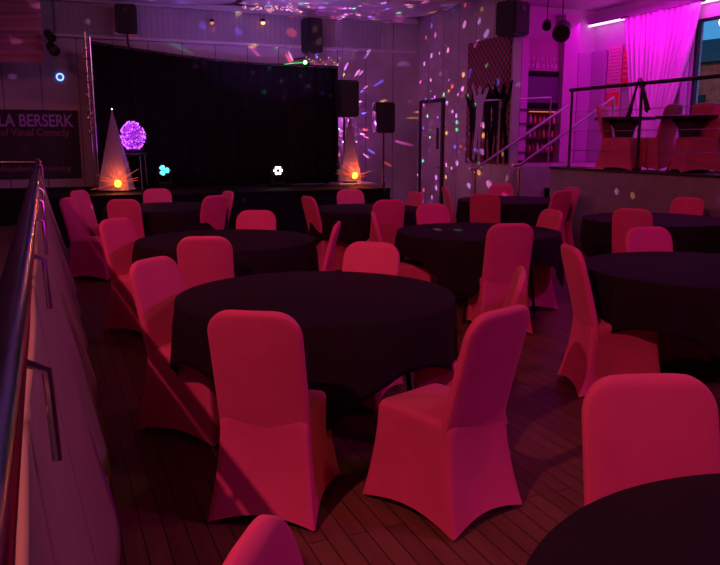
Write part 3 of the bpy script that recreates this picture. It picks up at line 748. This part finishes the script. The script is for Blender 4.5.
for py_ in (110, 124, 138, 152):
    MB().box(((a0 + a1) / 2, -.13, zz(py_)), (a1 - a0 - .04, .18, .025)).build('shelf', WOODD, k_)
MB().box(((a0 + a1) / 2, -.20, zz(112)), (.75, .012, .015)).build('light_strip', glow('orange_strip', (1, .16, .03), 1.1), k_)
cols = [(.5, .03, .03), (.45, .25, .1), (.35, .1, .3), (.5, .4, .45), (.2, .02, .02)]
bots = 0
ORD = ['first', 'second', 'third', 'fourth', 'fifth', 'sixth', 'seventh', 'eighth', 'ninth', 'tenth', 'eleventh', 'twelfth', 'last']
for py_ in (124, 138, 152):
    nb = 0; x = a0 + .3
    while x < a1 - .1:
        if nb < 12:
            h_ = rnd.uniform(.13, .17); j = rnd.randrange(5)
            bt = MB().lathe([(.025, 0), (.027, .01), (.027, h_ * .6), (.01, h_ * .78), (.01, h_), (.001, h_)], (0, 0, 0), 12).build('bottle', mat('bottle_%d' % j, cols[j], .3), None, smooth='auto')
            bt.location = (x, 12.86 - .14, ZP + zz(py_) + .0135)
            nb = nb + 1
            tag(bt, '%s bottle from the left on the %s red lit bar shelf' % (ORD[nb - 1], {124: 'highest', 138: 'middle', 152: 'lowest'}[py_]), 'bottle', 'bottles on the bar shelves')
        bots += 1; x += rnd.uniform(.085, .13)

# pillar, flat panels and boards along the window wall
xa, xb_ = at(562, 100, 12.6).x, at(576, 100, 12.6).x
struct('wall_pillar', MB().box(((xa + xb_) / 2, 12.75, ZP + 1.42), (xb_ - xa, .3, 2.84)), PINK)
def wall_y(px):       # point on the window wall seen at column px
    d = cam_m @ Vector(((px - 360) / FPX, 215 / FPX, -1)); return (XW - .04) * d.y / d.x
def wall_z(px, py):
    d = cam_m @ Vector(((px - 360) / FPX, (282.5 - py) / FPX, -1)); return CAMH + d.z / d.x * (XW - .04)
ya, yb_ = wall_y(607), wall_y(580)
ztop = wall_z(594, 52)
pp0, pp1 = at(577, 100, 12.82), at(590, 100, 12.82)
tag(MB().box(((pp0.x + pp1.x) / 2, 12.86, (ZP + at(583, 53, 12.82).z) / 2), (pp1.x - pp0.x, .06, at(583, 53, 12.82).z - ZP), bev=.006).build('partition_panel', mat('lilac_panel', (.42, .3, .44), .6)), 'plain lilac panel against the end wall right of the bright pillar', 'panel')
tag(MB().box((XW - .06, (ya + yb_) / 2, (ZP + ztop) / 2), (.08, yb_ - ya - .03, ztop - ZP), bev=.006).build('partition_panel', mat('lilac_panel', (.42, .3, .44), .6)), 'plain lilac upright panel left of the printed boards', 'panel')
def board(p0, p1, t0, t1, m_, lab, name='printed_board'):
    y0, y1 = wall_y(p1), wall_y(p0); z1, z0 = wall_z((p0 + p1) / 2, t0), wall_z((p0 + p1) / 2, t1)
    t = thing(name, (XW - .02, (y0 + y1) / 2, (z0 + z1) / 2), 0, lab, 'board', 'printed boards beside the pink curtain')
    MB().box((-.02, 0, 0), (.03, y1 - y0 - .02, z1 - z0), bev=.004).build('sheet', m_, t)
    return t, y1 - y0, z1 - z0
t, w_, h_ = board(608, 622, 45, 122, mat('pale_print3', (.65, .4, .5), .6), 'tall pale printed board covered in small rows of pink print')
mb = MB()
for k in range(13):
    x = -w_ / 2 + .05
    while x < w_ / 2 - .07:
        l = rnd.uniform(.02, .06); mb.box((-.038, x + l / 2, h_ / 2 - .08 - k * .065), (.004, l, .022)); x += l + .02
mb.build('print_rows', mat('row_print', (.55, .08, .12), .6), t)['kind'] = 'stuff'
MB().box((-.038, 0, h_ / 2 - 1.03), (.006, w_ - .04, .26)).build('red_block', mat('red_print', (.75, .06, .04), .6), t)
t, w_, h_ = board(622.5, 631, 50, 85, mat('red_print', (.75, .06, .04), .6), 'narrow bright red printed board next to the pink curtain')
mb = MB()
for k in range(5): mb.box((-.038, 0, h_ / 2 - .1 - k * .1), (.004, w_ * .6, .03))
mb.build('print_rows', mat('pale_print3', (.65, .4, .5), .6), t)['kind'] = 'stuff'

# curtain: wide at the top, gathered towards the foot
yc0, yc1 = wall_y(704), wall_y(629)
def cur(u, v):
    # u along the window wall, v downwards
    ytop = yc1 + (yc0 - yc1) * u
    yb = wall_y(650) + (wall_y(668) - wall_y(650)) * u
    s = v ** 1.25
    ed = ytop * (1 - s) + yb * s
    amp = .055 * (1 - .45 * v)
    x = XW - .22 + amp * math.sin(u * 2 * PI * 13 + .6 * math.sin(v * 5)) + .02 * math.sin(u * 2 * PI * 29)
    return Vector((x, ed, 3.84 - (3.84 - ZP - .05) * v))
t = thing('curtain', (0, 0, 0), 0, 'sheer curtain lit bright pink, gathered in at its foot, by the window', 'curtain')
MB().grid(cur, 220, 30).build('sheer', CURT, t, smooth=True, thick=.003)
MB().tube([(XW - .22, yc0 - .1, 3.85), (XW - .22, yc1 + .1, 3.85)], .012, 8).build('rail', CHROME, t, smooth='auto')
y0, y1 = wall_y(578), wall_y(591)
def cur2(u, v):
    y = y1 + (y0 - y1) * u
    return Vector((XW - .20 + .035 * math.sin(u * 2 * PI * 5) , y, 3.98 - (3.98 - wall_z(586, 52)) * v))
t = thing('short_curtain', (0, 0, 0), 0, 'short bright pink curtain end above the lilac panel', 'curtain')
MB().grid(cur2, 60, 10).build('sheer', CURT, t, smooth=True, thick=.003)

LEDM = glow('led_strip_pink', (1, .30, .95), 5)
for p0, p1, lab in ((590, 629, 'long glowing pink light strip under the ceiling left of the curtain'), (693, 745, 'glowing pink light strip under the ceiling at the top right corner')):
    y1, y0 = wall_y(p0), wall_y(p1)
    t = thing('light_strip', (XW - .16, 0, 3.85), 0, lab, 'light', 'glowing pink light strips')
    MB().box((.07, (y0 + y1) / 2, .03), (.18, y1 - y0, .02)).build('channel', DARK, t)
    MB().box((0, (y0 + y1) / 2, .0), (.03, y1 - y0 - .02, .035)).build('tube', LEDM, t)

# things seen in and through the window
tag(MB().box((XW - .15, wall_y(690), ZP + 1.2), (.05, .12, 2.4), bev=.01).build('window_post', mat('lilac_post', (.4, .32, .45), .6)), 'slim pale post at the right foot of the curtain', 'post')
hs = thing('house', (17.5, 14.0, 0), .2, 'dark house with a red brick front and pitched roof outside the window', 'house')
MB().box((0, 0, 1.78), (2.6, 6.4, 3.56)).build('wall', mat('brick_red', (.45, .09, .06), .8, var=.3), hs)
MB().prism([(-1.5, 0), (1.5, 0), (0, .75)], Matrix.Translation((0, 3.4, 3.56)) @ Matrix.Rotation(PI / 2, 4, 'X'), 6.8).build('roof', mat('slate', (.03, .028, .04), .7), hs)
MB().box((-.2, -.4, 4.2), (.5, .6, 1.5)).build('chimney', mat('brick_dark', (.07, .03, .03), .8), hs)
for yy in (-1.8, 0, 1.8): MB().box((-1.32, yy, 2.3), (.05, .8, .9)).build('window', DARK, hs)
tag(MB().grid(lambda u, v: Vector((11 + 9 * u, -2 + 26 * v, .3 + .05 * math.sin(9 * v + 4 * u))), 8, 20).build('yard', mat('yard', (.03, .035, .03), .9), thick=.1), 'dark ground outside the window', 'ground', kind='structure')

# ================================================================= railings of the platform and stairs
r_ = thing('platform_railing', (0, 0, 0), 0, 'dark metal railing with wire rails along the edge of the raised platform', 'railing')
XR = XP + .07
MB().tube([(XR, 9.55, ZP + 1.17), (XR, 0, ZP + 1.17)], .026, 12).build('top_rail', DARK, r_, smooth='auto')
for y in (9.5, 8.05, 6.6, 5.15, 3.7, 2.2): MB().tube([(XR, y, ZP + .025), (XR, y, ZP + 1.16)], .02, 10).build('post', DARK, r_, smooth='auto')
for z in (.28, .56, .84): MB().tube([(XR, 9.5, ZP + z), (XR, 0, ZP + z)], .005, 6).build('wire', STEEL, r_)
def stair_rail(y, x0, x1, z0, z1, lab, extra=0):
    t = thing('stair_handrail', (0, 0, 0), 0, lab, 'handrail', 'handrails of the stairs')
    pts = [(x0 - .12, y, z0), (x0, y, z0), (x1, y, z1), (x1 + extra, y, z1)]
    MB().tube(pts, .024, 12).build('rail', STEEL, t, smooth='auto')
    MB().tube([(x0, y, 0), (x0, y, z0)], .018, 10).build('post', CHROME, t, smooth='auto')
    MB().tube([(x1, y, ZP), (x1, y, z1)], .018, 10).build('post', STEEL, t, smooth='auto')
    return t
stair_rail(10.86, 6.55, 8.42, 1.12, 2.22, 'farther stair handrail, sloping up in front of the poster', .0)
stair_rail(9.90, 6.75, 8.50, 1.20, 2.26, 'nearer stair handrail, rising towards the platform railing', .0)
t = thing('landing_railing', (0, 0, 0), 0, 'short level pale rail across the landing in front of the bar unit', 'railing')
p0, p1 = at(478, 105, 11.05), at(552, 97, 12.1)
MB().tube([at(483, 100.5, 10.96), at(551, 97.5, 11.6)], .014, 10).build('rail', STEEL, t, smooth='auto')
for p_ in (at(500, 100.0, 11.1), at(551, 97.5, 11.6)):
    MB().tube([(p_.x, p_.y, ZP), (p_.x, p_.y, p_.z)], .014, 8).build('post', STEEL, t, smooth='auto')

# tables and chairs on the platform
VIO = mat('dark_violet_cloth', (.045, .012, .05), .75, bump=.15, bscale=25)
def pub(px, Yp, r, lab):
    x = at(px, 120, Yp).x
    t = thing('cocktail_table', (x, Yp, ZP), 0, lab, 'table', 'covered tables on the platform')
    MB().lathe([(r, .72), (r + .01, .73), (r + .01, .755), (r, .76), (.001, .76)], seg=36).build('tabletop', DARK, t, smooth='auto')
    MB().lathe([(.27, .0), (.22, .10), (.15, .30), (.12, .45), (.15, .60), (.24, .72), (.001, .72)], seg=20).build('stretch_cover', VIO, t, smooth=True)
pub(625, 8.9, .42, 'black topped table with violet waisted cover, left one on the platform')
pub(690, 8.0, .45, 'black topped table with violet waisted cover, right one on the platform')
GP = 'red covered chairs on the raised platform'
def pchair(px, Yp, fx, fy, lab): x = at(px, 120, Yp).x; return chair(x, Yp, fx, fy, lab, GP, z=ZP)
pchair(600, 9.0, .50, -.86, 'red chair on the platform nearest the lilac panel')
pchair(674, 8.3, -.15, .98, 'red chair on the platform before the pink curtain, its back turned to us')
pchair(704, 7.9, .95, .3, 'red chair on the platform just inside the right border')
pchair(722, 7.55, -.9, .4, 'red chair on the platform cut by the right border')
# folded cloth bow tied on the railing
q = Vector((XR, 8.05, ZP + 1.1))
t = thing('cloth_bow', q, 0, 'dark cloth tied over the platform rail with two hanging ends', 'cloth')
for s_, l in ((-1, .42), (1, .52)):
    MB().grid(lambda u, v: Vector((-.05 - .02 * math.sin(6 * u), s_ * (.02 + .16 * v) + (u - .5) * .08 * (.4 + v), .12 - l * v + .02 * math.cos(5 * u))), 6, 10).build('tail', VIO, t, smooth=True, thick=.006)
MB().lathe([(.001, -.05), (.04, -.03), (.045, .03), (.001, .06)], (0, 0, .05), 12).build('knot', VIO, t, smooth=True)
